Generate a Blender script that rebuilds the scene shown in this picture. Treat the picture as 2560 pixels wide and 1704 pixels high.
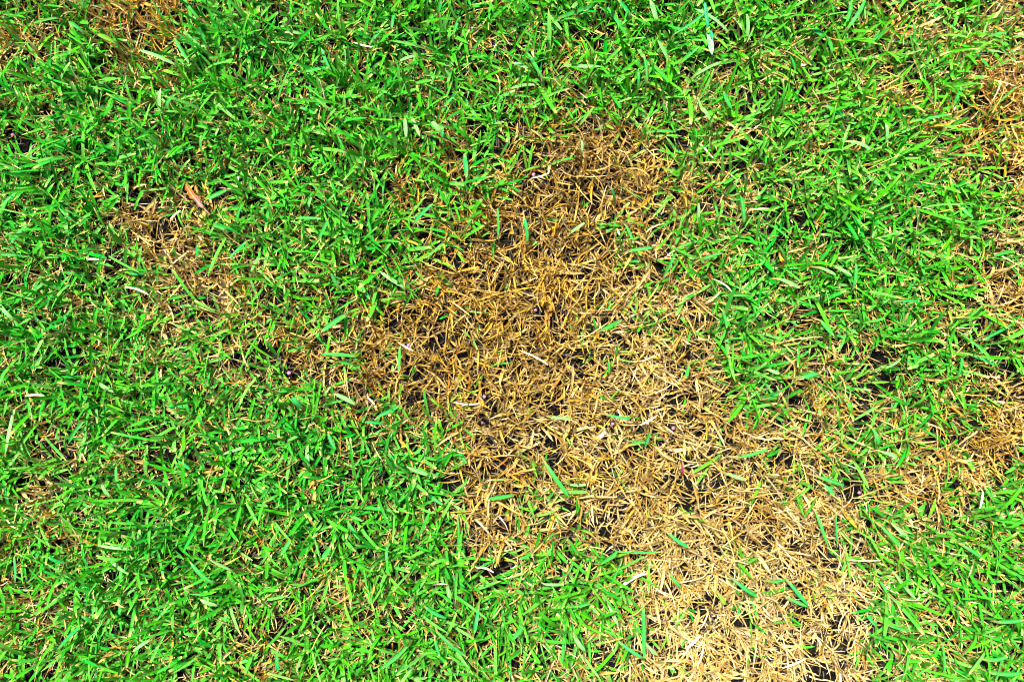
import bpy, math
import numpy as np
from mathutils import Matrix

for o in list(bpy.data.objects):
    bpy.data.objects.remove(o, do_unlink=True)
scene = bpy.context.scene
COL = scene.collection
rng = np.random.default_rng(20)

# ------------------------------------------------------------------ camera
PW, PH = 2560.0, 1704.0
FRAME_W = 0.80                    # metres of turf across the picture
LENS = 30.0
DIST = FRAME_W * LENS / 36.0      # camera to the turf
PITCH = math.radians(2.5)
TOPZ = 0.012
FPX = LENS / 36.0 * PW
cam_d = bpy.data.cameras.new('camera')
cam_d.lens = LENS; cam_d.sensor_width = 36.0
cam_d.clip_start = 0.01; cam_d.clip_end = 200.0
cam = bpy.data.objects.new('camera', cam_d)
COL.objects.link(cam)
CAM = np.array([0.0, -DIST * math.sin(PITCH), TOPZ + DIST * math.cos(PITCH)])
cam.location = CAM
cam.rotation_euler = (PITCH, 0, 0)
scene.camera = cam
RC = np.array([[1, 0, 0], [0, math.cos(PITCH), -math.sin(PITCH)], [0, math.sin(PITCH), math.cos(PITCH)]])

def at(px, py, z=TOPZ):
    """photo pixel -> point on the level z"""
    px = np.asarray(px, float); py = np.asarray(py, float)
    d = np.stack([(px - PW / 2) / FPX, -(py - PH / 2) / FPX, -np.ones_like(px)], -1) @ RC.T
    t = (z - CAM[2]) / d[..., 2]
    return CAM + d * t[..., None]

def to_px(P):
    q = (np.asarray(P) - CAM) @ RC
    return PW / 2 + FPX * q[..., 0] / -q[..., 2], PH / 2 - FPX * q[..., 1] / -q[..., 2]

# ------------------------------------------------------------------ sky, sun, exposure
SUN_EL, SUN_AZ = 64.0, 325.0      # degrees; azimuth from +Y clockwise
w = bpy.data.worlds.new('World'); scene.world = w; w.use_nodes = True
nt = w.node_tree; nt.nodes.clear()
sky = nt.nodes.new('ShaderNodeTexSky'); sky.sky_type = 'NISHITA'; sky.sun_disc = False
sky.sun_elevation = math.radians(SUN_EL); sky.sun_rotation = math.radians(SUN_AZ)
bg = nt.nodes.new('ShaderNodeBackground'); bg.inputs['Strength'].default_value = 0.05
wo = nt.nodes.new('ShaderNodeOutputWorld')
nt.links.new(sky.outputs[0], bg.inputs[0]); nt.links.new(bg.outputs[0], wo.inputs[0])
sd = bpy.data.lights.new('sun', 'SUN'); sd.energy = 4.6; sd.angle = math.radians(11.0); sd.color = (1.0, 0.98, 0.93)
sun = bpy.data.objects.new('sun', sd); COL.objects.link(sun)
sun.rotation_euler = (math.radians(90 - SUN_EL), 0, math.radians(180 - SUN_AZ))
sun.location = (0, 0, 3)
scene.view_settings.view_transform = 'Standard'
scene.view_settings.look = 'None'
scene.view_settings.gamma = 1.0
scene.view_settings.exposure = 1.55
scene.render.engine = 'CYCLES'
scene.render.resolution_x = 1024; scene.render.resolution_y = 681
scene.cycles.filter_width = 1.0; scene.cycles.max_bounces = 6; scene.cycles.diffuse_bounces = 2; scene.cycles.transmission_bounces = 2

# ------------------------------------------------------------------ noise and ground relief
LAT = np.random.default_rng(5).random((256, 256))
def vnoise(x, y):
    xi = np.floor(x).astype(int); yi = np.floor(y).astype(int)
    fx = x - xi; fy = y - yi
    fx = fx * fx * (3 - 2 * fx); fy = fy * fy * (3 - 2 * fy)
    a = LAT[xi % 256, yi % 256]; b = LAT[(xi + 1) % 256, yi % 256]
    c = LAT[xi % 256, (yi + 1) % 256]; d = LAT[(xi + 1) % 256, (yi + 1) % 256]
    return (a * (1 - fx) + b * fx) * (1 - fy) + (c * (1 - fx) + d * fx) * fy
def fbm(x, y, s, seed=0, octv=3):
    v = 0; a = 1; t = 0
    for k in range(octv):
        v = v + a * vnoise(x * s + 17.3 * seed + 31 * k, y * s + 9.1 * seed - 13 * k); t += a
        a *= 0.5; s *= 2.1
    return v / t
def ground_z(x, y):
    return (fbm(x, y, 14, 1) - 0.5) * 0.016 + (fbm(x, y, 90, 2, 2) - 0.5) * 0.004

# ------------------------------------------------------------------ where the turf is dead (0 green .. 9 dead)
GRID = """
43489722 11111122 11000122 22133234
44322211 11111132 12111122 23223345
32111211 11221112 22211224 53234346
11011111 01331122 23332234 32122356
00011221 12422345 57744434 32221356
10136411 12334424 88865543 32111124
12137843 24224336 89866432 22111124
11136864 23213479 98875221 12111235
12233454 22233589 99986311 12211235
11335434 22379999 99985421 43212355
22332223 34578899 99999731 26334245
23212122 23566799 99999963 56554357
24311222 11232389 88999977 77655468
24211122 11111279 68999976 87566577
33211111 11111357 45999988 76777763
33211111 11122247 74689988 87522322
33211111 12222136 42378875 88541123
53112111 23431112 21258873 67521122
22111112 23431122 21248886 78733211
11111111 23222233 53369998 98743321
"""
DG = np.array([[int(c) for c in r.replace(' ', '')] for r in GRID.strip().split('\n')], float) / 9.0
# straw tone: 0 dark brown .. 9 bleached; and how orange it is
def blob(px, py, cx, cy, rx, ry):
    return np.exp(-(((px - cx) / rx) ** 2 + ((py - cy) / ry) ** 2))
def dead_map(px, py):
    gx = np.clip(px / 80.0 - 0.5, 0, 30.999); gy = np.clip(py / 85.2 - 0.5, 0, 18.999)
    ix = gx.astype(int); iy = gy.astype(int); fx = gx - ix; fy = gy - iy
    d = (DG[iy, ix] * (1 - fx) + DG[iy, ix + 1] * fx) * (1 - fy) + (DG[iy + 1, ix] * (1 - fx) + DG[iy + 1, ix + 1] * fx) * fy
    out = np.maximum(np.maximum(-px, px - PW), np.maximum(-py, py - PH))
    k = np.clip(out / 250.0, 0, 1)
    return d * (1 - k) + 0.28 * k
def bleach_map(px, py):
    b = 0.38 - 0.45 * blob(px, py, 1180, 720, 330, 330) - 0.22 * blob(px, py, 1400, 420, 250, 140) \
        + 0.25 * blob(px, py, 1600, 800, 220, 200) + 0.20 * blob(px, py, 1900, 1560, 380, 260) + 0.05 * blob(px, py, 2050, 1250, 300, 150) \
        + 0.22 * blob(px, py, 2480, 250, 220, 300) + 0.2 * blob(px, py, 260, 30, 90, 90) - 0.2 * blob(px, py, 420, 450, 120, 70) \
        - 0.15 * blob(px, py, 1950, 980, 250, 120)
    return np.clip(b - 0.07, 0, 1)
def orange_map(px, py):
    return np.clip(0.3 + 0.6 * blob(px, py, 390, 40, 110, 90) + 0.5 * blob(px, py, 2480, 300, 120, 160) + 0.25 * blob(px, py, 1250, 700, 300, 300)
                   + 0.3 * blob(px, py, 2480, 1080, 150, 120) - 0.2 * blob(px, py, 1900, 1600, 300, 200), 0, 1)
def lime_map(px, py):
    return np.clip(0.50 + 0.3 * blob(px, py, 2250, 250, 500, 350) + 0.25 * blob(px, py, 800, 1580, 230, 160) + 0.2 * blob(px, py, 1550, 250, 400, 200)
                   - 0.25 * blob(px, py, 900, 1150, 250, 200) - 0.2 * blob(px, py, 1980, 680, 250, 200) - 0.2 * blob(px, py, 150, 500, 350, 400)
                   - 0.15 * blob(px, py, 500, 1200, 300, 250), 0, 1)

# ------------------------------------------------------------------ materials
def new_mat(name):
    m = bpy.data.materials.new(name); m.use_nodes = True
    m.node_tree.nodes.clear()
    return m, m.node_tree.nodes, m.node_tree.links
def leaf_mat(name, rough, trans, spec=0.5, mottle=0.25, mscale=900.0):
    m, N, L = new_mat(name)
    at_ = N.new('ShaderNodeAttribute'); at_.attribute_name = 'Col'
    tc = N.new('ShaderNodeTexCoord')
    nz = N.new('ShaderNodeTexNoise'); nz.inputs['Scale'].default_value = mscale; nz.inputs['Detail'].default_value = 2
    L.new(tc.outputs['Object'], nz.inputs['Vector'])
    mr = N.new('ShaderNodeMapRange'); mr.inputs['From Min'].default_value = 0.3; mr.inputs['From Max'].default_value = 0.7
    mr.inputs['To Min'].default_value = 1 - mottle; mr.inputs['To Max'].default_value = 1 + mottle
    L.new(nz.outputs['Fac'], mr.inputs['Value'])
    mx = N.new('ShaderNodeVectorMath'); mx.operation = 'SCALE'
    L.new(at_.outputs['Color'], mx.inputs[0]); L.new(mr.outputs[0], mx.inputs['Scale'])
    p = N.new('ShaderNodeBsdfPrincipled'); p.inputs['Roughness'].default_value = rough
    p.inputs['Specular IOR Level'].default_value = spec
    L.new(mx.outputs[0], p.inputs['Base Color'])
    t = N.new('ShaderNodeBsdfTranslucent'); L.new(mx.outputs[0], t.inputs['Color'])
    mix = N.new('ShaderNodeMixShader'); mix.inputs[0].default_value = trans
    L.new(p.outputs[0], mix.inputs[1]); L.new(t.outputs[0], mix.inputs[2])
    out = N.new('ShaderNodeOutputMaterial'); L.new(mix.outputs[0], out.inputs['Surface'])
    return m
M_GREEN = leaf_mat('green_blade', 0.48, 0.18, 0.16)
M_DEAD = leaf_mat('dry_blade', 0.55, 0.12, 0.25, 0.3, 700)
M_THATCH = leaf_mat('thatch', 0.85, 0.0, 0.15, 0.4, 500)
def soil_mat():
    m, N, L = new_mat('soil')
    tc = N.new('ShaderNodeTexCoord')
    n1 = N.new('ShaderNodeTexNoise'); n1.inputs['Scale'].default_value = 160; n1.inputs['Detail'].default_value = 8
    n2 = N.new('ShaderNodeTexVoronoi'); n2.inputs['Scale'].default_value = 420
    L.new(tc.outputs['Object'], n1.inputs['Vector']); L.new(tc.outputs['Object'], n2.inputs['Vector'])
    cr = N.new('ShaderNodeValToRGB')
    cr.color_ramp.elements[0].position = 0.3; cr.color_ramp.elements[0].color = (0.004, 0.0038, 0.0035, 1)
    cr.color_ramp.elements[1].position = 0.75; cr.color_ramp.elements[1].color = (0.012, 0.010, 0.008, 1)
    L.new(n1.outputs['Fac'], cr.inputs[0])
    ad = N.new('ShaderNodeMath'); ad.operation = 'ADD'; L.new(n1.outputs['Fac'], ad.inputs[0]); L.new(n2.outputs['Distance'], ad.inputs[1])
    b = N.new('ShaderNodeBump'); b.inputs['Strength'].default_value = 0.9; b.inputs['Distance'].default_value = 0.003
    L.new(ad.outputs[0], b.inputs['Height'])
    p = N.new('ShaderNodeBsdfPrincipled'); p.inputs['Roughness'].default_value = 0.95; p.inputs['Specular IOR Level'].default_value = 0.0
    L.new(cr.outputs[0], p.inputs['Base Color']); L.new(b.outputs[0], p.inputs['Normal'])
    o = N.new('ShaderNodeOutputMaterial'); L.new(p.outputs[0], o.inputs['Surface'])
    return m
M_SOIL = soil_mat()

# ------------------------------------------------------------------ mesh helpers
def mesh_from(name, V, F, C, mat, smooth=True):
    """V (n,3), F (m,4) quads, C (n,3) colours"""
    me = bpy.data.meshes.new(name)
    me.vertices.add(len(V)); me.vertices.foreach_set('co', np.ascontiguousarray(V, np.float32).ravel())
    F = np.ascontiguousarray(F, np.int32)
    k = F.shape[1]
    me.loops.add(F.size); me.loops.foreach_set('vertex_index', F.ravel())
    me.polygons.add(len(F)); me.polygons.foreach_set('loop_start', np.arange(0, F.size, k, dtype=np.int32))
    try: me.polygons.foreach_set('loop_total', np.full(len(F), k, np.int32))
    except Exception: pass
    me.polygons.foreach_set('use_smooth', np.full(len(F), smooth))
    if C is not None:
        a = me.color_attributes.new('Col', 'FLOAT_COLOR', 'POINT')
        a.data.foreach_set('color', np.concatenate([C, np.ones((len(C), 1))], 1).astype(np.float32).ravel())
    me.materials.append(mat); me.update(calc_edges=True); me.validate()
    return me
def link(name, me, label=None, cat=None, group=None, kind=None, parent=None):
    o = bpy.data.objects.new(name, me); COL.objects.link(o)
    if label: o['label'] = label
    if cat: o['category'] = cat
    if group: o['group'] = group
    if kind: o['kind'] = kind
    if parent: o.parent = parent
    return o

def ribbon(P, S, Nn, W, fold):
    """P centreline (n,R,3), S side unit, Nn normal unit, W half width (n,R), fold depth factor -> verts (n,R,3cols,3)"""
    l = P + S * W[..., None]; r = P - S * W[..., None]
    m = P - Nn * (W * fold)[..., None]
    return np.stack([l, m, r], 2)
def quads(n, R, K):
    base = np.arange(n)[:, None, None] * (R * K)
    i = np.arange(R - 1)[None, :, None]; j = np.arange(K - 1)[None, None, :]
    a = base + i * K + j
    return np.stack([a, a + 1, a + K + 1, a + K], -1).reshape(-1, 4)

def grow(root, az, lean, curl, side, length, width, fold, twist, prof, tvals, floor=True):
    """blades as curved folded ribbons; returns verts (n,R,3,3)"""
    n = len(az); R = len(tvals)
    P = np.zeros((n, R, 3)); P[:, 0] = root
    T = np.zeros((n, R, 3))
    for i, t in enumerate(tvals):
        th = lean + curl * t; a = az + side * t
        T[:, i] = np.stack([np.sin(th) * np.cos(a), np.sin(th) * np.sin(a), np.cos(th)], 1)
        if i:
            P[:, i] = P[:, i - 1] + (T[:, i] + T[:, i - 1]) * 0.5 * (length * (t - tvals[i - 1]))[:, None]
    if floor:
        gz = root[:, 2][:, None]
        P[..., 2] = np.maximum(P[..., 2], gz + 0.0012)
    a = az[:, None] + side[:, None] * np.array(tvals)[None]
    S = np.stack([-np.sin(a), np.cos(a), np.zeros_like(a)], -1)
    Nn = np.cross(T, S); Nn *= np.where(Nn[..., 2:] < 0, -1, 1)
    tw = twist[:, None] * (np.array(tvals)[None] + 0.25)
    S2 = S * np.cos(tw)[..., None] + Nn * np.sin(tw)[..., None]
    N2 = -S * np.sin(tw)[..., None] + Nn * np.cos(tw)[..., None]
    return P, ribbon(P, S2, N2, width[:, None] * 0.5 * prof, fold[:, None] * np.ones((1, R)))

U = lambda a, b, n: rng.uniform(a, b, n)
def mixc(a, b, t): return np.asarray(a) * (1 - t[:, None]) + np.asarray(b) * t[:, None]

# ------------------------------------------------------------------ ground
def axis(half, step, far):
    a = np.arange(-half, half + 1e-6, step)
    o = half + np.geomspace(0.05, far - half, 14)
    return np.concatenate([-o[::-1], a, o])
gx = axis(1.2, 0.012, 60.0); gy = axis(1.0, 0.012, 60.0)
X, Y = np.meshgrid(gx, gy, indexing='ij')
V = np.stack([X, Y, ground_z(X, Y)], -1).reshape(-1, 3)
ii, jj = np.meshgrid(np.arange(len(gx) - 1), np.arange(len(gy) - 1), indexing='ij')
a = (ii * len(gy) + jj).ravel()
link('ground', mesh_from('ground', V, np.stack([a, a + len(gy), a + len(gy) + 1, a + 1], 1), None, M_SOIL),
     'dark bare soil showing black between the grass blades', 'soil', kind='structure')

# ------------------------------------------------------------------ things lying in the grass (needed first: the grass leaves room for them)
GRANULES = [  # px, py, radius in px, label
    (723, 932, 5.2, 'round pink granule at the left edge of the dead patch beside a green blade'),
    (1211, 991, 4.6, 'pink granule in brown dead grass just above a tiny pale pink crumb'),
    (1683, 1070, 4.8, 'pinkish granule under a short dark green blade amid dead straw'),
    (1334, 437, 5.0, 'lilac pink granule in a dark gap at the top of the dead patch'),
    (1021, 863, 4.2, 'pale pink granule tucked above a slanting straw in dark brown grass'),
    (1532, 1059, 4.2, 'pink granule beside a lone green blade in the middle of golden straw'),
    (1339, 775, 4.0, 'small pink granule in dense golden brown straw beneath green sprig'),
    (1206, 1056, 3.4, 'tiny pale pink crumb just below a larger pink granule in dead grass'),
    (32, 337, 4.6, 'pale lilac granule half hidden in thick bright green grass'),
    (2148, 1231, 4.0, 'pale pink granule in pale straw beside green tuft below dark hollow'),
]
GZ = 0.0075
keep_out = []   # (x, y, radius, z): no blade above z here
for (px, py, r, lb) in GRANULES:
    p = at(px, py, GZ); keep_out.append((p[0], p[1], 0.0028, 0.004))
LEAF = [(466, 458), (471, 468), (476, 478), (483, 489), (490, 499), (498, 509), (506, 518), (511, 522)]
SCRAP = [(1947, 632), (1950, 641), (1953, 648), (1957, 654), (1958, 665)]
for q in LEAF:
    p = at(q[0], q[1], 0.020); keep_out.append((p[0], p[1], 0.0032, 0.0175))
for q in SCRAP:
    p = at(q[0], q[1], 0.018); keep_out.append((p[0], p[1], 0.0026, 0.0155))
RED = [(1704, 1161), (1706, 1173), (1705, 1185)]
for q in RED:
    p = at(q[0], q[1], 0.013); keep_out.append((p[0], p[1], 0.002, 0.011))
def cull(P):
    """indices of blades that do not lie over the small things (seen along the sight line of gravity and of the photo)"""
    ok = np.ones(len(P), bool)
    for (x, y, r, z) in keep_out:
        s = np.array([x, y, z])
        # sight column from the thing upwards, leaning a little towards the viewer's height
        for f in (0.0, 1.0):
            dx = x + (P[..., 2] - z) * f * (CAM[0] - x) / (CAM[2] - z)
            dy = y + (P[..., 2] - z) * f * (CAM[1] - y) / (CAM[2] - z)
            hit = (np.hypot(P[..., 0] - dx, P[..., 1] - dy) < r) & (P[..., 2] > z)
            ok &= ~hit.any(1)
            mid = 0.5 * (P[:, 1:] + P[:, :-1])
            dx = x + (mid[..., 2] - z) * f * (CAM[0] - x) / (CAM[2] - z)
            dy = y + (mid[..., 2] - z) * f * (CAM[1] - y) / (CAM[2] - z)
            hit = (np.hypot(mid[..., 0] - dx, mid[..., 1] - dy) < r) & (mid[..., 2] > z)
            ok &= ~hit.any(1)
    return ok

# ------------------------------------------------------------------ colours (albedo)
EMER = (0.000, 0.290, 0.014); LIME = (0.065, 0.400, 0.000); DEEP = (0.000, 0.140, 0.008); PALE = (0.230, 0.520, 0.110)
STRAW = (0.640, 0.480, 0.165); BLEACH = (0.680, 0.550, 0.350); OCHRE = (0.520, 0.295, 0.018); RUST = (0.380, 0.140, 0.012); BROWN = (0.230, 0.150, 0.050)

def green_blades(cx, cy, lime, vigor, nb):
    """one shoot at each (cx, cy) with nb blades fanning out"""
    idx = np.repeat(np.arange(len(cx)), nb); n = len(idx)
    x = cx[idx] + rng.normal(0, 0.0012, n); y = cy[idx] + rng.normal(0, 0.0012, n)
    root = np.stack([x, y, ground_z(x, y) - 0.001], 1)
    az = U(0, 2 * math.pi, n)
    L = np.clip(rng.lognormal(math.log(0.0215), 0.32, n), 0.008, 0.045) * vigor[idx]
    W = np.clip(rng.normal(0.0020, 0.00050, n), 0.0009, 0.0036) * (0.65 + 0.35 * vigor[idx])
    lean = np.abs(rng.normal(0.55, 0.32, n)); curl = rng.normal(0.55, 0.45, n)
    cut = (rng.random(n) < 0.45).astype(float)
    prof = np.array([0.5, 0.9, 1.0, 0.82, 0.06])[None] * (1 - cut[:, None]) + np.array([0.5, 0.85, 1.0, 0.98, 0.62])[None] * cut[:, None]
    P, R = grow(root, az, lean, curl, rng.normal(0, 0.25, n), L, W, U(0.1, 0.55, n), rng.normal(0, 0.6, n), prof, [0, 0.28, 0.58, 0.84, 1.0])
    l = np.clip(lime[idx] + 0.06 + rng.normal(0, 0.3, n), 0, 1)
    c = mixc(EMER, LIME, l)
    dk = np.clip(rng.normal(0.15, 0.25, n), 0, 0.9); c = c * (1 - dk[:, None]) + np.array(DEEP) * dk[:, None]
    pl = np.clip(rng.normal(-0.05, 0.30, n), 0, 0.85); c = c * (1 - pl[:, None]) + np.array(PALE) * pl[:, None]
    yl = np.clip((1.05 - vigor[idx]) * 1.6, 0, 1) * (rng.random(n) < 0.5) * U(0.2, 0.8, n)
    c = c * (1 - yl[:, None]) + np.array((0.36, 0.42, 0.04)) * yl[:, None]
    n_, R_ = R.shape[:2]
    C = np.repeat(np.repeat(c[:, None, None], R_, 1), 3, 2)
    basec = np.array(STRAW) * 0.6
    bt = U(0.2, 0.9, n)
    C[:, 0] = C[:, 0] * (1 - bt[:, None, None]) + basec * bt[:, None, None]
    C[:, 1] = C[:, 1] * (1 - 0.25 * bt[:, None, None]) + basec * 0.25 * bt[:, None, None]
    tt = np.where(rng.random(n) < 0.5, U(0.3, 1, n), 0)      # mown, dried tips
    C[:, 4] = C[:, 4] * (1 - tt[:, None, None]) + np.array(STRAW) * tt[:, None, None]
    C[:, 3] = C[:, 3] * (1 - 0.12 * tt[:, None, None]) + np.array(LIME) * 0.12 * tt[:, None, None]
    mid = U(0.0, 0.5, n)                                     # paler midrib
    C[:, :, 1] = C[:, :, 1] * (1 - mid[:, None, None]) + (C[:, :, 1] * 0.7 + np.array(PALE) * 0.3) * mid[:, None, None]
    return P, R, C

def dry_blades(cx, cy, bleach, orange, nb, L0, W0, upright):
    idx = np.repeat(np.arange(len(cx)), nb); n = len(idx)
    x = cx[idx] + rng.normal(0, 0.0018, n); y = cy[idx] + rng.normal(0, 0.0018, n)
    root = np.stack([x, y, ground_z(x, y) - 0.0005], 1)
    az = U(0, 2 * math.pi, n)
    L = np.clip(rng.lognormal(math.log(L0), 0.34, n), 0.005, 0.045)
    W = np.clip(rng.lognormal(math.log(W0), 0.40, n), 0.0006, 0.0032)
    lean = np.abs(rng.normal(upright, 0.38, n)); curl = rng.normal(0.45, 0.7, n)
    prof = np.array([0.6, 1.0, 0.95, 0.8, 0.25])[None] * np.ones((n, 1)) * U(0.85, 1.15, (n, 5)) if True else None
    P, R = grow(root, az, lean, curl, rng.normal(0, 0.55, n), L, W, U(0.3, 1.0, n), rng.normal(0, 1.1, n), prof, [0, 0.25, 0.52, 0.78, 1.0])
    b = np.clip(bleach[idx] + rng.normal(0, 0.28, n), 0, 1)
    c = mixc(BROWN, STRAW, np.clip(b * 2.0, 0, 1)); c = c + (np.array(BLEACH) - c) * np.clip(b * 2 - 1, 0, 1)[:, None]
    o = np.clip(orange[idx] + rng.normal(0, 0.33, n), 0, 1)
    rust = (rng.random(n) < 0.18)[:, None]
    c = c * (1 - o[:, None]) + np.where(rust, np.array(RUST), np.array(OCHRE)) * o[:, None]
    C = np.repeat(np.repeat(c[:, None, None], 5, 1), 3, 2)
    g = U(0.75, 1.2, (n, 5)); C = C * g[:, :, None, None]
    o2 = (rng.random(n) < 0.35) * U(0.2, 0.8, n)             # ochre towards the base, bleached tips
    C[:, :2] = C[:, :2] * (1 - o2[:, None, None, None]) + np.array(OCHRE) * o2[:, None, None, None]
    C[:, 3:] = C[:, 3:] * (1 - 0.4 * o2[:, None, None, None]) + np.array(BLEACH) * 0.4 * o2[:, None, None, None]
    return P, R, np.clip(C, 0, 0.8)

def build(name, sets, mat):
    Rs = np.concatenate([s[0] for s in sets]); Cs = np.concatenate([s[1] for s in sets])
    n, R, K = Rs.shape[:3]
    return mesh_from(name, Rs.reshape(-1, 3), quads(n, R, K), Cs.reshape(-1, 3), mat)

# ------------------------------------------------------------------ the turf in and just around the picture
def sites(x0, x1, y0, y1, s):
    ax = np.arange(x0, x1, s); ay = np.arange(y0, y1, s)
    A, B = np.meshgrid(ax, ay); n = A.size
    return A.ravel() + U(-s * 0.6, s * 0.6, n), B.ravel() + U(-s * 0.6, s * 0.6, n)
HX, HY = FRAME_W / 2 + 0.07, FRAME_W / 2 * PH / PW + 0.07

def turf(x0, x1, y0, y1, s, dfun, soft=0.0):
    cx, cy = sites(x0, x1, y0, y1, s)
    px, py = to_px(np.stack([cx, cy, np.full_like(cx, TOPZ * 0.6)], 1))
    d = dfun(cx, cy, px, py)
    dd = np.clip(d + (fbm(cx, cy, 45, 3) - 0.5) * 1.1 * (0.25 + d * (1 - d) * 3) + (fbm(cx, cy, 140, 8, 2) - 0.5) * 0.3 * (0.3 + d * (1 - d) * 3), 0, 0.99)
    hole = (fbm(cx, cy, 120, 4, 2) < 0.36) | (fbm(cx, cy, 190, 14, 1) < 0.2)
    hole |= rng.random(len(cx)) < 0.05
    dead = rng.random(len(cx)) < np.clip(dd * 1.25 - 0.02, 0.02, 0.97)
    lm = lime_map(px, py) + (fbm(cx, cy, 30, 6) - 0.5) * 0.5
    bl = bleach_map(px, py) + (fbm(cx, cy, 40, 7) - 0.5) * 0.5
    og = orange_map(px, py) + (fbm(cx, cy, 55, 9) - 0.5) * 0.7
    vg = np.clip(1.15 - 0.55 * dd + (fbm(cx, cy, 22, 11) - 0.5) * 0.4, 0.6, 1.4)
    g = ~dead & ~hole
    Pg, Rg, Cg = green_blades(cx[g], cy[g], lm[g], vg[g], rng.integers(2, 6, g.sum()))
    k = dead & ~hole
    Pd, Rd, Cd = dry_blades(cx[k], cy[k], bl[k], og[k], rng.integers(4, 9, k.sum()), 0.0165, 0.00105, 0.64)
    u = ~dead & ~(fbm(cx, cy, 120, 4, 2) < 0.33) & (rng.random(len(cx)) < 0.6)
    Pu, Ru, Cu = dry_blades(cx[u], cy[u], bl[u] + 0.05, og[u], rng.integers(2, 6, u.sum()), 0.0145, 0.00092, 0.55)
    return (Pg, Rg, Cg), (Pd, Rd, Cd), (Pu, Ru, Cu)

def thatch(x0, x1, y0, y1, n):
    x = U(x0, x1, n); y = U(y0, y1, n); z = ground_z(x, y) + U(0.0008, 0.004, n)
    az = U(0, 2 * math.pi, n); L = U(0.003, 0.013, n); W = U(0.0004, 0.0012, n)
    tl = rng.normal(0, 0.25, n)
    T = np.stack([np.cos(az) * np.cos(tl), np.sin(az) * np.cos(tl), np.sin(tl)], 1) * L[:, None] * 0.5
    S = np.stack([-np.sin(az), np.cos(az), rng.normal(0, 0.3, n)], 1) * W[:, None] * 0.5
    c = np.stack([x, y, z], 1); bend = np.stack([rng.normal(0, 0.0006, n), rng.normal(0, 0.0006, n), U(0.0, 0.0012, n)], 1)
    V = np.stack([c - T + S, c - T - S, c + bend + S, c + bend - S, c + T + S * 0.6, c + T - S * 0.6], 1)
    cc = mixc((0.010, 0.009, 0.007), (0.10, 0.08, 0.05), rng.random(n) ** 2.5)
    base = np.arange(n)[:, None] * 6
    F = np.concatenate([base + np.array([0, 1, 3, 2]), base + np.array([2, 3, 5, 4])])
    return mesh_from('thatch', V.reshape(-1, 3), F, np.repeat(cc, 6, 0), M_THATCH)

G, Dd, Uu = turf(-HX, HX, -HY, HY, 0.0053, lambda x, y, px, py: dead_map(px, py))
okg, okd, oku = cull(G[0]), cull(Dd[0]), cull(Uu[0])
link('green_grass', build('green_grass', [(G[1][okg], G[2][okg])], M_GREEN),
     'short bright green lawn grass growing thickly around the dead patches', 'grass', kind='stuff')
# the dead grass, patch by patch (by the position of each blade's root)
P0 = Dd[0][:, 0]; qx, qy = to_px(P0)
dsm = dead_map(qx, qy)
patch = np.zeros(len(P0), int)
patch[(dsm > 0.42) & (qx > 860) & (qx < 2330) & (qy > 330)] = 1
patch[(dsm > 0.30) & (qx > 230) & (qx < 660) & (qy > 410) & (qy < 870)] = 2
patch[(dsm > 0.40) & (qx > 2320) & (qy > 740)] = 3
patch[(dsm > 0.35) & (qx > 180) & (qx < 520) & (qy < 110)] = 4
patch[(dsm > 0.40) & (qx > 2300) & (qy < 620)] = 5
names = ['large irregular patch of dead golden straw grass with dark gaps amid green turf',
         'small brown dead grass patch beside the fallen orange leaf',
         'dead brown grass patch divided from the large straw patch by thin green tufts',
         'small rusty orange dead grass spot with bleached straw along one side',
         'sparse tan dead grass mingled with long yellow green blades']
for k in range(1, 6):
    s = okd & (patch == k)
    link('dead_grass', build('dead_grass', [(Dd[1][s], Dd[2][s])], M_DEAD), names[k - 1], 'dead grass', 'patches of dead grass', 'stuff')
s = okd & (patch == 0)
link('dry_undergrowth', build('dry_undergrowth', [(Dd[1][s], Dd[2][s]), (Uu[1][oku], Uu[2][oku])], M_DEAD),
     'thin dry tan blades scattered low between the green grass', 'dry grass', kind='stuff')
link('thatch', thatch(-HX, HX, -HY, HY, 24000), 'matted grey brown thatch of old clippings lying on the soil', 'thatch', kind='stuff')

# ------------------------------------------------------------------ the lawn going on around the picture: one tile, set out again and again
TS = 0.36
st = rng.bit_generator.state
Gt, Dt, Ut = turf(-TS / 2, TS / 2, -TS / 2, TS / 2, 0.0075, lambda x, y, px, py: 0.27 + 0 * x)
Rt = np.concatenate([Gt[1], Dt[1], Ut[1]]); Ct = np.concatenate([Gt[2], Dt[2], Ut[2]])
for R_ in (Rt,):
    R_[..., 2] -= ground_z(R_[:, :1, 1:2, 0], R_[:, :1, 1:2, 1])
tile = mesh_from('lawn_tile', Rt.reshape(-1, 3), quads(len(Rt), 5, 3), Ct.reshape(-1, 3), M_GREEN)
lawn = link('surrounding_grass', tile, 'green lawn with scattered dry blades continuing all around the patchy turf', 'grass', kind='stuff')
ng = bpy.data.node_groups.new('lay_out_tiles', 'GeometryNodeTree')
ng.interface.new_socket('Geometry', in_out='INPUT', socket_type='NodeSocketGeometry')
ng.interface.new_socket('Geometry', in_out='OUTPUT', socket_type='NodeSocketGeometry')
N, L = ng.nodes, ng.links
gi = N.new('NodeGroupInput'); go = N.new('NodeGroupOutput')
NX, NY = 13, 13
SX, SY = TS * 0.97, TS * 0.97
gr = N.new('GeometryNodeMeshGrid')
gr.inputs['Size X'].default_value = SX * (NX - 1); gr.inputs['Size Y'].default_value = SY * (NY - 1)
gr.inputs['Vertices X'].default_value = NX; gr.inputs['Vertices Y'].default_value = NY
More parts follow.
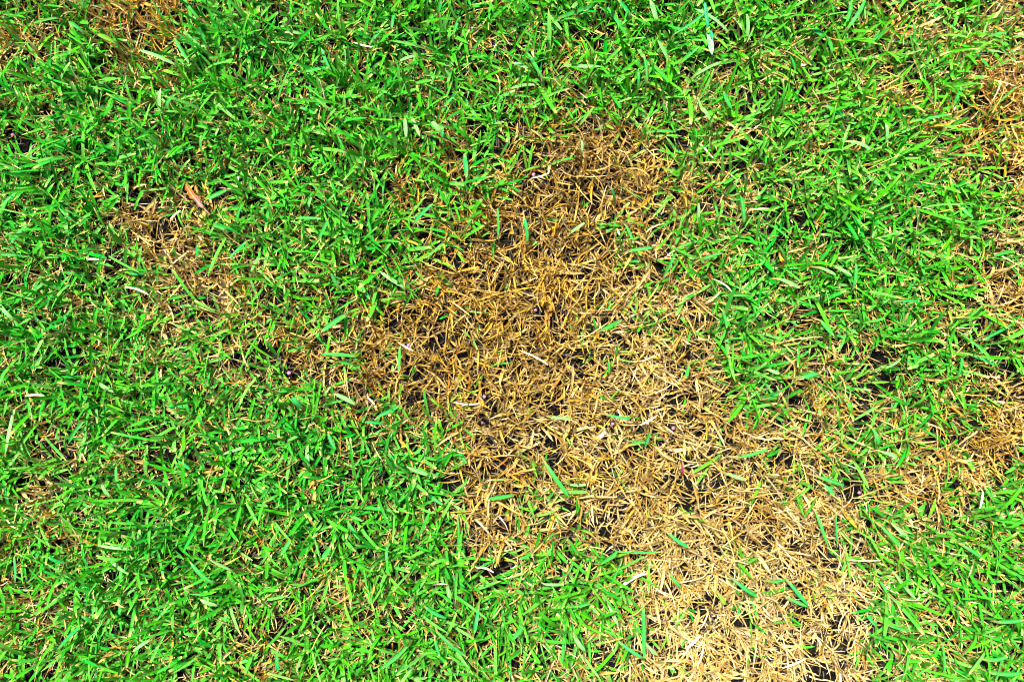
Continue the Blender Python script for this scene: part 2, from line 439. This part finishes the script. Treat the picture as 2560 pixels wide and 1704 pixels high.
# the grid is pushed outwards so that its middle stays clear for the turf in the picture
pos = N.new('GeometryNodeInputPosition'); sep = N.new('ShaderNodeSeparateXYZ'); L.new(pos.outputs[0], sep.inputs[0])
def fn(op, a, b=None):
    m = N.new('ShaderNodeMath'); m.operation = op
    for i, v in enumerate((a, b)):
        if v is None: continue
        if isinstance(v, (int, float)): m.inputs[i].default_value = v
        else: L.new(v, m.inputs[i])
    return m.outputs[0]
# tiles at |i|<=1 both ways are dropped; the remaining ones are shifted so that they start at the turf's edge
offx = HX + TS / 2 - 0.02 - 2 * SX
offy = HY + TS / 2 - 0.02 - 2 * SY
cl = N.new('ShaderNodeCombineXYZ')
def push(v, off, lim):
    far = fn('GREATER_THAN', fn('ABSOLUTE', v), lim)
    near = fn('MULTIPLY', fn('MULTIPLY', v, off / (2 * lim / 1.5)), fn('SUBTRACT', 1.0, far))
    return fn('ADD', fn('MULTIPLY', fn('MULTIPLY', fn('SIGN', v), off), far), near)
L.new(push(sep.outputs[0], offx, 1.5 * SX), cl.inputs[0]); L.new(push(sep.outputs[1], offy, 1.5 * SY), cl.inputs[1])
inside = fn('MULTIPLY', fn('LESS_THAN', fn('ABSOLUTE', sep.outputs[0]), 1.5 * SX), fn('LESS_THAN', fn('ABSOLUTE', sep.outputs[1]), 1.5 * SY))
iop = N.new('GeometryNodeInstanceOnPoints')
outside = fn('SUBTRACT', 1.0, inside)
sp = N.new('GeometryNodeSetPosition')
dl = N.new('GeometryNodeDeleteGeometry')
L.new(gr.outputs[0], dl.inputs['Geometry']); L.new(inside, dl.inputs['Selection'])
L.new(dl.outputs[0], sp.inputs['Geometry']); L.new(cl.outputs[0], sp.inputs['Offset'])
L.new(sp.outputs[0], iop.inputs['Points']); L.new(gi.outputs[0], iop.inputs['Instance'])
rv = N.new('FunctionNodeRandomValue'); rv.data_type = 'INT'
ri = [s_ for s_ in rv.inputs if s_.type == 'INT']
ri[0].default_value = 0; ri[1].default_value = 3
rot = N.new('ShaderNodeCombineXYZ')
ro = [s_ for s_ in rv.outputs if s_.type == 'INT'][0]
L.new(fn('MULTIPLY', ro, math.pi / 2), rot.inputs[2]); L.new(rot.outputs[0], iop.inputs['Rotation'])
L.new(iop.outputs[0], go.inputs[0])
md = lawn.modifiers.new('tiles', 'NODES'); md.node_group = ng

# ------------------------------------------------------------------ single blades and straws that stand out
# base x, base y, tip x, tip y, width (photo pixels), tint: g green, p pale, t bluish, l lime, d dark
BL = """171,54,206,79,9,g 245,87,288,107,10,l 345,125,435,160,8,p 435,95,475,160,9,g 459,0,497,46,8,g 402,220,400,282,8,p 502,55,516,117,8,g
408,176,446,187,9,l 638,50,617,108,8,g 437,236,405,272,8,g 114,299,160,299,6,g 293,302,332,296,7,g 503,337,504,380,7,g 1102,0,1096,30,10,g
985,38,980,70,8,t 958,71,925,109,7,g 1151,41,1134,84,8,g 711,81,754,84,7,p 999,152,1039,139,7,p 803,120,825,174,7,t 765,179,825,168,7,g
1113,168,1124,193,8,p 1012,296,1015,342,9,p 1028,293,1050,342,8,p 1080,304,1102,329,12,p 1107,320,1106,358,7,t 1145,228,1102,285,8,g 751,269,787,285,9,g
1162,388,1167,444,11,t 1397,45,1497,8,10,g 1519,19,1568,92,9,g 1546,0,1576,38,9,t 1625,0,1641,52,11,p 1736,22,1820,79,7,p 1777,19,1687,84,6,t
1413,164,1503,166,8,p 1315,128,1356,195,9,g 1280,158,1326,174,9,p 1644,100,1671,149,8,p 1609,136,1617,206,7,g 1596,174,1595,222,7,t 1747,117,1704,155,9,g
1280,220,1345,212,7,p 1739,187,1801,155,7,p 1810,228,1829,272,10,g 1753,266,1780,307,8,p 1622,330,1687,330,7,g 1356,60,1394,73,8,g 1867,35,1868,95,9,p
1454,350,1455,381,6,p 2162,0,2121,68,9,g 2129,0,2118,54,9,g 2221,68,2156,122,8,g 2029,73,2061,95,12,t 2284,54,2287,114,7,g 2124,353,2181,378,9,p
2287,302,2379,285,8,g 2067,266,2110,295,9,t 2403,217,2382,266,8,g 2067,90,2080,128,9,g 1977,136,1988,177,7,g 2474,90,2518,81,8,g 2213,307,2216,353,7,p
532,562,584,578,11,g 617,603,576,643,8,t 606,507,589,562,7,g 516,499,565,475,10,g 493,613,493,643,8,t 24,611,65,565,8,t 147,518,190,559,7,g
0,516,52,472,7,g 133,730,114,770,8,g 0,760,30,795,9,p 62,744,120,698,8,g 174,776,152,828,8,t 320,684,364,683,6,t 0,638,68,641,7,g
863,787,802,830,12,g 1082,509,1035,559,8,t 920,545,937,611,7,g 949,678,1011,718,9,p 901,711,925,749,8,g 768,526,778,493,8,p 797,597,821,545,8,g
828,683,844,716,9,d 742,545,802,547,6,g 1244,521,1246,588,6,g 1575,626,1634,619,8,g 1565,564,1584,607,7,g 1427,581,1461,557,7,p 1746,507,1744,559,7,p
1851,488,1860,554,9,g 1808,630,1751,649,8,g 1689,630,1660,692,7,g 1503,825,1556,799,8,g 1575,654,1599,653,6,t 1746,602,1703,616,8,g 1808,778,1817,821,9,g
1309,540,1318,602,8,t 1527,469,1537,497,8,d 2082,664,2129,688,9,p 2048,668,2091,688,8,p 1949,697,2001,721,8,p 2248,752,2300,752,6,t 2543,628,2486,640,8,g
2396,512,2434,545,8,g 2529,811,2457,849,7,t 2167,440,2201,464,9,g 2053,802,2086,840,9,g 2139,654,2134,721,7,g 466,995,475,1037,8,g 418,1014,466,1018,7,t
247,957,285,980,9,p 209,1052,171,1109,8,g 637,1111,556,1135,7,p 499,1033,509,1066,9,g 36,1023,14,1133,8,p 290,1166,300,1223,8,g 252,1209,280,1247,9,p
442,1142,480,1175,9,t 1016,1166,1092,1190,11,p 835,983,887,1009,10,p 802,885,887,890,9,g 999,871,996,933,7,g 997,1014,944,1040,9,t 845,904,882,911,8,g
868,1104,885,1135,8,p 730,990,754,1018,12,t 821,1085,840,1123,8,t 768,1118,771,1161,9,p 973,1133,994,1168,8,t 1058,1228,1106,1261,8,g 1218,1247,1282,1237,9,g
911,1054,959,1059,7,t 1149,1133,1168,1159,7,g 1366,1161,1423,1242,10,g 1377,1042,1432,1049,7,p 1520,1037,1575,1047,6,t 1582,1102,1618,1104,7,g
1627,1080,1613,1118,8,d 1846,1142,1917,1123,8,g 1822,1185,1865,1199,8,p 1427,1211,1465,1211,7,p 1722,914,1713,947,8,g 1522,904,1522,933,7,g
2006,942,2044,933,10,t 2395,942,2405,890,8,g 2182,1071,2196,1109,8,g 2048,1192,2110,1213,9,g 2424,885,2491,916,7,t 2063,1213,2086,1237,8,t
2210,1130,2243,1142,8,p 1920,923,1949,935,8,p 2215,919,2253,895,7,p 1920,995,1953,976,8,t 147,1620,206,1560,8,t 272,1392,321,1433,8,p
299,1541,304,1493,9,g 244,1362,331,1372,7,p 372,1599,331,1628,8,p 475,1403,532,1457,9,g 204,1539,234,1550,9,g 500,1498,541,1512,8,p
35,1392,38,1455,7,t 348,1327,350,1373,9,p 120,1392,163,1406,8,t 524,1398,579,1425,8,p 1020,1613,949,1673,9,g 871,1307,899,1349,9,t
1063,1516,1116,1544,10,t 1092,1578,1168,1642,8,g 1087,1601,1099,1639,8,t 1118,1459,1125,1497,8,p 1196,1521,1187,1582,8,t 702,1387,726,1349,10,g
863,1516,883,1563,7,l 806,1397,825,1368,12,g 968,1364,968,1406,7,t 1144,1297,1144,1368,6,g 1125,1435,1163,1468,8,g 692,1630,697,1677,8,t
1608,1511,1610,1649,9,g 1501,1409,1546,1375,9,g 1546,1378,1651,1379,5,g 1675,1335,1725,1368,8,t 1836,1449,1898,1492,9,t 1551,1411,1525,1471,7,g
1435,1587,1463,1625,10,p 1551,1606,1608,1644,8,t 1613,1606,1644,1637,7,p 1280,1599,1308,1563,9,g 1475,1506,1423,1516,8,g 1413,1563,1406,1654,7,g
1798,1487,1813,1511,8,l 1361,1459,1408,1459,7,p 1297,1397,1330,1380,7,g 1523,1511,1546,1563,9,p 1677,1437,1703,1468,7,g 2039,1278,2072,1368,7,g
2089,1278,2094,1368,5,t 1972,1454,2020,1511,9,t 1920,1452,1968,1445,6,g 1972,1494,2020,1516,8,g 2239,1316,2272,1349,10,p 2205,1316,2253,1368,8,g
2239,1435,2291,1497,8,p 2167,1535,2189,1563,8,t 2560,1549,2495,1554,9,g 2410,1364,2457,1397,8,g 2357,1611,2362,1682,7,g 2224,1563,2277,1578,8,g
2467,1649,2519,1639,9,g 2481,1682,2557,1682,9,g"""
TINT = {'g': (0.020, 0.270, 0.030), 'p': (0.17, 0.42, 0.11), 't': (0.008, 0.27, 0.045), 'l': (0.12, 0.38, 0.015), 'd': (0.008, 0.15, 0.02)}
WORD = {'g': 'bright green', 'p': 'pale green', 't': 'bluish green', 'l': 'yellow green', 'd': 'dark green'}

def bezier_blade(p_base, p_tip, width, c, base_c, tip_c, root_back=0.006, arch=0.003, sag=0.0, cut=False, wiggle=0.0):
    """a leaf that leaves the soil behind its base, arches over the turf and ends at the tip"""
    h = (p_tip - p_base); hl = np.linalg.norm(h[:2]); u = np.array([h[0], h[1], 0]) / max(hl, 1e-6)
    g = p_base - u * root_back; g[2] = ground_z(g[0], g[1]) - 0.001
    side = np.array([-u[1], u[0], 0])
    pts = [g, p_base * 0.55 + g * 0.45 + np.array([0, 0, 0.002]), p_base]
    for t in (0.2, 0.42, 0.64, 0.84, 1.0):
        q = p_base + h * t + np.array([0, 0, arch * 4 * t * (1 - t) - sag * t * t]) + side * wiggle * hl * math.sin(t * math.pi)
        pts.append(q)
    P = np.array(pts); R = len(P)
    T = np.gradient(P, axis=0); T /= np.linalg.norm(T, axis=1)[:, None]
    S = np.cross(T, [0, 0, 1.0]); S /= np.linalg.norm(S, axis=1)[:, None]
    Nn = np.cross(S, T)
    tw = rng.normal(0, 0.3) * np.linspace(0.2, 1, R)
    S2 = S * np.cos(tw)[:, None] + Nn * np.sin(tw)[:, None]
    prof = np.array([0.4, 0.5, 0.66, 0.9, 1.0, 0.98, 0.8, 0.62 if cut else 0.08])
    W = 0.5 * width * prof
    fold = rng.uniform(0.15, 0.4)
    V = np.stack([P + S2 * W[:, None], P + S2 * W[:, None] * 0.5 - Nn * (W * fold * 0.7)[:, None], P - Nn * (W * fold)[:, None],
                  P - S2 * W[:, None] * 0.5 - Nn * (W * fold * 0.7)[:, None], P - S2 * W[:, None]], 1)
    C = np.tile(np.array(c), (R, 5, 1)) * rng.uniform(0.88, 1.12, (R, 1, 1))
    C[0] = base_c; C[1] = base_c * np.array(0.7) + C[1] * 0.3; C[2] = C[2] * 0.7 + np.array(base_c) * 0.3
    C[-1] = C[-1] * 0.4 + np.array(tip_c) * 0.6
    C[:, 2] = C[:, 2] * 0.8 + np.array(PALE) * 0.2
    return V.reshape(-1, 3), quads(1, R, 5), C.reshape(-1, 3)

def tube(pts, rad, seg=6):
    P = np.array(pts); R = len(P); T = np.gradient(P, axis=0); T /= np.linalg.norm(T, axis=1)[:, None]
    S = np.cross(T, [0, 0, 1.0]); S /= np.linalg.norm(S, axis=1)[:, None]; Nn = np.cross(S, T)
    a_ = np.linspace(0, 2 * math.pi, seg, endpoint=False)
    V = (P[:, None] + (S[:, None] * np.cos(a_)[None, :, None] + Nn[:, None] * np.sin(a_)[None, :, None]) * np.array(rad)[:, None, None]).reshape(-1, 3)
    F = [[i * seg + k, i * seg + (k + 1) % seg, (i + 1) * seg + (k + 1) % seg, (i + 1) * seg + k] for i in range(R - 1) for k in range(seg)]
    return V, np.array(F)
PXM = FRAME_W / PW
def sheath(g, p, r0):
    """the tan tube of old leaf bases that carries a blade"""
    m_ = g * 0.45 + p * 0.55; m_ = m_ + np.array([0, 0, 0.001])
    return tube([g, m_, p], [r0, r0 * 0.9, r0 * 0.75], 5)
LAND = [('the fallen orange leaf', 487, 492, 130), ('the amber leaf scrap', 1953, 648, 130), ('the rusty dead spot', 370, 40, 160),
        ('the widest bluish shoot', 1770, 70, 130), ('the dark red stem', 1705, 1173, 110), ('the half hidden granule', 32, 337, 150),
        ('the lilac granule', 1334, 437, 110), ('the round pink granule', 723, 932, 130),
        ('the granule amid golden straw', 1532, 1059, 110), ('the dark hollow', 2148, 1231, 120),
        ('the pale pink granule', 1021, 863, 110), ('the small dead patch', 430, 700, 190)]
used_labels = {}
for tok in BL.split():
    f = tok.split(','); x0, y0, x1, y1, wd = map(float, f[:5]); tint = f[5]
    if math.hypot(x0 - 1280, y0 - 852) > math.hypot(x1 - 1280, y1 - 852) and rng.random() < 0.8:
        x0, y0, x1, y1 = x1, y1, x0, y0
    zt = rng.uniform(0.017, 0.024); zb = zt - rng.uniform(0.001, 0.006)
    pb = at(x0, y0, zb); pt = at(x1, y1, zt)
    c = np.array(TINT[tint]) * rng.uniform(0.85, 1.15)
    cut = rng.random() < 0.35; dry = rng.random() < 0.45
    V, F, C = bezier_blade(pb, pt, wd * PXM * 1.05, c, np.array(STRAW) * 0.6, np.array(STRAW) * 0.8 if dry else c,
                           arch=rng.uniform(0.0005, 0.003), cut=cut, wiggle=rng.normal(0, 0.02))
    mx_, my_ = (x0 + x1) / 2, (y0 + y1) / 2
    dv = float(dead_map(np.array([mx_]), np.array([my_]))[0])
    length = math.hypot(x1 - x0, y1 - y0)
    size = ('very long' if length > 85 else 'long' if length > 58 else 'short') + (' broad' if wd >= 10 else ' narrow' if wd <= 7 else '')
    tip = 'blunt dry tip' if cut and dry else 'blunt tip' if cut else 'dry pointed tip' if dry else 'pointed tip'
    where = 'over dead straw-coloured grass' if dv > 0.68 else 'in thinning half dry turf' if dv > 0.35 else 'in thick green turf'
    for (nm, lx, ly, rad) in LAND:
        if math.hypot(mx_ - lx, my_ - ly) < rad: where = 'near ' + nm; break
    lb = '%s %s grass blade with %s %s' % (size, WORD[tint], tip, where)
    g = pb.copy(); u_ = pt[:2] - pb[:2]; u_ = u_ / np.linalg.norm(u_); g[:2] -= u_ * 0.006; g[2] = ground_z(g[0], g[1]) - 0.001
    o = bpy.data.objects.new('grass_shoot', None); COL.objects.link(o); o.location = g; o.empty_display_size = 0.005
    o['label'] = lb; o['category'] = 'grass shoot'
    used_labels.setdefault(lb, []).append(o)
    link('blade', mesh_from('blade', V - g, F, C, M_GREEN), parent=o)
    V, F = sheath(g, pb - np.array([0, 0, 0.0006]), wd * PXM * 0.22)
    link('sheath', mesh_from('sheath', V - g, F, np.tile(np.array(STRAW) * rng.uniform(0.5, 0.9), (len(V), 1)), M_DEAD), parent=o)
for lb, os_ in used_labels.items():
    for o in os_: o['group'] = 'grass shoots standing out of the turf'

# the widest blade: a shoot with a folded collar in the middle
shoot = bpy.data.objects.new('grass_shoot', None); COL.objects.link(shoot)
p = at(1769, 75, 0.0); shoot.location = (p[0], p[1], ground_z(p[0], p[1])); shoot.empty_display_size = 0.01
shoot['label'] = 'broad bluish green grass shoot with folded collar, widest blade over a dark gap'; shoot['category'] = 'grass shoot'
off = np.array(shoot.location)
for nm, a_, b_, wd, c in (('blade', (1771, 77), (1780, 137), 14.5, (0.20, 0.43, 0.20)), ('blade', (1769, 70), (1762, 5), 9.5, (0.012, 0.25, 0.11)), ('blade', (1776, 76), (1781, 98), 8, (0.01, 0.25, 0.12))):
    V, F, C = bezier_blade(at(*a_, 0.023), at(*b_, 0.026), wd * PXM, c, np.array(LIME), np.array(c), root_back=0.001, arch=0.001)
    link(nm, mesh_from('blade', V - off, F, C, M_GREEN), parent=shoot)
V, F, C = bezier_blade(at(1767, 68, 0.022), at(1771, 82, 0.0255), 8 * PXM, (0.12, 0.36, 0.03), np.array(LIME), np.array(LIME), root_back=0.002, arch=0.001, cut=True)
link('collar', mesh_from('collar', V - off, F, C, M_GREEN), parent=shoot)

STRAWS = """884,106,930,118,4 315,718,370,736,5 426,548,451,526,5 921,995,940,1018,5 1553,1466,1613,1432,8 2501,198,2480,253,5 1192,1418,1234,1430,5 2457,1228,2450,1270,5
212,647,277,650,5 62,990,109,988,5 1082,1461,1120,1459,4 1958,1668,2015,1644,5 1717,1620,1751,1587,7 1140,1006,1200,1007,4 1310,880,1370,912,4 999,858,1032,876,4
1330,445,1372,432,4 1645,1475,1668,1490,4 1640,1040,1600,1062,5 1790,700,1830,730,4 2290,1500,2330,1470,4"""
for tok in STRAWS.split():
    x0, y0, x1, y1, wd = map(float, tok.split(','))
    zt = rng.uniform(0.016, 0.021); c = np.array(BLEACH) * rng.uniform(0.9, 1.1)
    V, F, C = bezier_blade(at(x0, y0, zt - 0.002), at(x1, y1, zt), wd * PXM, c, np.array(STRAW), np.array(STRAW), arch=rng.uniform(0, 0.002), cut=True, wiggle=rng.normal(0, 0.06))
    dv = float(dead_map(np.array([(x0 + x1) / 2]), np.array([(y0 + y1) / 2]))[0])
    wide = 'broad' if wd >= 7 else 'thin'
    lb = '%s bleached dry straw lying %s' % (wide, 'on the dead brown grass' if dv > 0.6 else 'at the ragged edge of a dead patch' if dv > 0.33 else 'across bright green turf')
    link('dry_straw', mesh_from('dry_straw', V, F, np.clip(C, 0, 0.85), M_DEAD), lb, 'straw', lb.replace('straw', 'straws'))

# ------------------------------------------------------------------ fallen leaves, granules, red stem
def flat_leaf(pts, widths, z, cols, curl, edge, lift):
    """curled narrow leaf with thickness: an upper and a lower skin"""
    P = np.array([at(x, y, z + l) for (x, y), l in zip(pts, lift)]); R = len(P)
    T = np.gradient(P, axis=0); T /= np.linalg.norm(T, axis=1)[:, None]
    S = np.cross(T, [0, 0, 1.0]); S /= np.linalg.norm(S, axis=1)[:, None]; Nn = np.cross(S, T)
    K = 7; s = np.linspace(-1, 1, K)
    jit = 1 + rng.normal(0, edge, (R, 2))
    V = []
    for th in (0.00016, -0.00016):
        for i in range(R):
            wl = widths[i] * PXM * 0.5
            for k in range(K):
                e = s[k] * wl * (jit[i, 0] if s[k] < 0 else jit[i, 1])
                V.append(P[i] + S[i] * e + Nn[i] * (curl * wl * s[k] ** 2 + th + rng.normal(0, 0.00006)))
    V = np.array(V); half = R * K
    F = quads(1, R, K).tolist(); F2 = [[q[3] + half, q[2] + half, q[1] + half, q[0] + half] for q in F]
    E = []
    for i in range(R - 1):
        for k in (0, K - 1):
            a_ = i * K + k; b_ = (i + 1) * K + k; E.append([a_, b_, b_ + half, a_ + half])
    for i in (0, R - 1):
        for k in range(K - 1):
            a_ = i * K + k; E.append([a_, a_ + 1, a_ + 1 + half, a_ + half])
    C = np.repeat(np.array(cols)[:, None], K, 1) * rng.uniform(0.8, 1.15, (R, K, 1))
    C[:, 0] *= 1.15; C[:, -1] *= 1.1
    C = np.concatenate([C.reshape(-1, 3)] * 2)
    return V, np.array(F + F2 + E), np.clip(C, 0, 0.8)
OR1 = (0.34, 0.075, 0.001); OR2 = (0.38, 0.12, 0.003); PK = (0.26, 0.10, 0.07); PK2 = (0.28, 0.14, 0.13)
M_LEAF = leaf_mat('fallen_leaf', 0.5, 0.15, 0.4, 0.2, 900)
leaf = bpy.data.objects.new('fallen_leaf', None); COL.objects.link(leaf)
p = at(487, 492, 0.019); leaf.location = p; leaf.empty_display_size = 0.01
leaf['label'] = 'narrow curled fallen leaf, orange at one end and dusty pink at the other'; leaf['category'] = 'fallen leaf'
LP = [(465, 457), (467, 463), (470, 470), (474, 477), (479, 484), (484, 490), (489, 496), (495, 504), (501, 511), (507, 517), (511, 521)]
V, F, C = flat_leaf(LP, [4, 9, 12, 14, 14.5, 13.5, 12, 11.5, 10.5, 8, 3], 0.0205, [OR1, OR1, OR1, OR2, OR2, OR2, PK, PK, PK2, PK2, PK], 0.55, 0.16, [0, .0005, .001, .001, .0006, .0004, .0004, .0006, .0006, .0003, -.0004])
link('leaf_blade', mesh_from('leaf_blade', V - p, F, C, M_LEAF), 'orange and pink curled blade', parent=leaf)
V, F = tube([at(x, y, z) for x, y, z in ((470, 470, .0222), (479, 485, .0216), (489, 498, .0213), (501, 512, .0212), (511, 522, .0200), (520, 531, .0185), (525, 537, .0165))], [.0002, .0003, .00035, .0004, .00045, .0005, .0005])
link('stalk', mesh_from('stalk', V - p, F, np.tile((0.5, 0.33, 0.24), (len(V), 1)), M_LEAF), parent=leaf)
p = at(1953, 650, 0.017)
scrap = bpy.data.objects.new('leaf_scrap', None); COL.objects.link(scrap); scrap.location = p; scrap.empty_display_size = 0.006
scrap['label'] = 'small torn amber orange leaf scrap standing in thick green grass'; scrap['category'] = 'leaf scrap'
V, F, C = flat_leaf([(1947, 631), (1948, 637), (1950, 643), (1953, 648), (1956, 652), (1957, 656)], [3, 5, 6, 9, 8, 4], 0.0185, [OR2, OR2, (0.7, 0.27, .01), (0.75, 0.32, .02), OR2, OR1], 0.6, 0.2, [0, .0006, .001, .001, .0006, 0])
link('leaf_blade', mesh_from('leaf_blade', V - p, F, C, M_LEAF), parent=scrap)
V, F = tube([at(1956, 655, .0182), at(1958, 660, .0168), at(1958, 667, .014)], [.0006, .0007, .0005])
link('stalk', mesh_from('stalk', V - p, F, np.tile(np.array(OR1) * 0.7, (len(V), 1)), M_LEAF), parent=scrap)

V, F = tube([at(1704, 1160, .0125), at(1705, 1168, .014), at(1706, 1176, .0138), at(1705, 1187, .011)], [.0005, .0007, .0006, .0004])
link('stem_fragment', mesh_from('stem_fragment', V, F, np.tile((0.30, 0.02, 0.07), (len(V), 1)) * rng.uniform(.7, 1.2, (len(V), 1)), M_LEAF),
     'short dark red stem fragment sticking out of the dead straw', 'stem')

m, N, L = new_mat('granule')
tc = N.new('ShaderNodeTexCoord'); nz = N.new('ShaderNodeTexNoise'); nz.inputs['Scale'].default_value = 1800; nz.inputs['Detail'].default_value = 4
L.new(tc.outputs['Object'], nz.inputs['Vector'])
cr = N.new('ShaderNodeValToRGB'); cr.color_ramp.elements[0].position = .3; cr.color_ramp.elements[0].color = (0.26, 0.08, 0.14, 1)
cr.color_ramp.elements[1].position = .7; cr.color_ramp.elements[1].color = (0.42, 0.19, 0.27, 1)
L.new(nz.outputs['Fac'], cr.inputs[0])
bp = N.new('ShaderNodeBump'); bp.inputs['Strength'].default_value = .6; bp.inputs['Distance'].default_value = .0003; L.new(nz.outputs['Fac'], bp.inputs['Height'])
pr = N.new('ShaderNodeBsdfPrincipled'); pr.inputs['Roughness'].default_value = .7; L.new(cr.outputs[0], pr.inputs['Base Color']); L.new(bp.outputs[0], pr.inputs['Normal'])
oo = N.new('ShaderNodeOutputMaterial'); L.new(pr.outputs[0], oo.inputs['Surface'])
M_GRAN = m
import bmesh
for (px, py, r, lb) in GRANULES:
    bm = bmesh.new(); bmesh.ops.create_icosphere(bm, subdivisions=3, radius=r * PXM)
    k = rng.normal(0, 1, 3)
    for v in bm.verts:
        n_ = v.co.normalized()
        s_ = 1 + 0.10 * math.sin(3 * n_.x + 2 * k[0]) * math.cos(2.5 * n_.y + k[1]) + 0.05 * math.sin(7 * n_.z + 5 * n_.x + k[2])
        v.co = v.co * s_
        v.co.z *= 0.85
    me = bpy.data.meshes.new('granule'); bm.to_mesh(me); bm.free()
    for pl in me.polygons: pl.use_smooth = True
    me.materials.append(M_GRAN)
    o = link('granule', me, lb, 'granule', 'pink granules in the turf'); o.location = at(px, py, GZ)
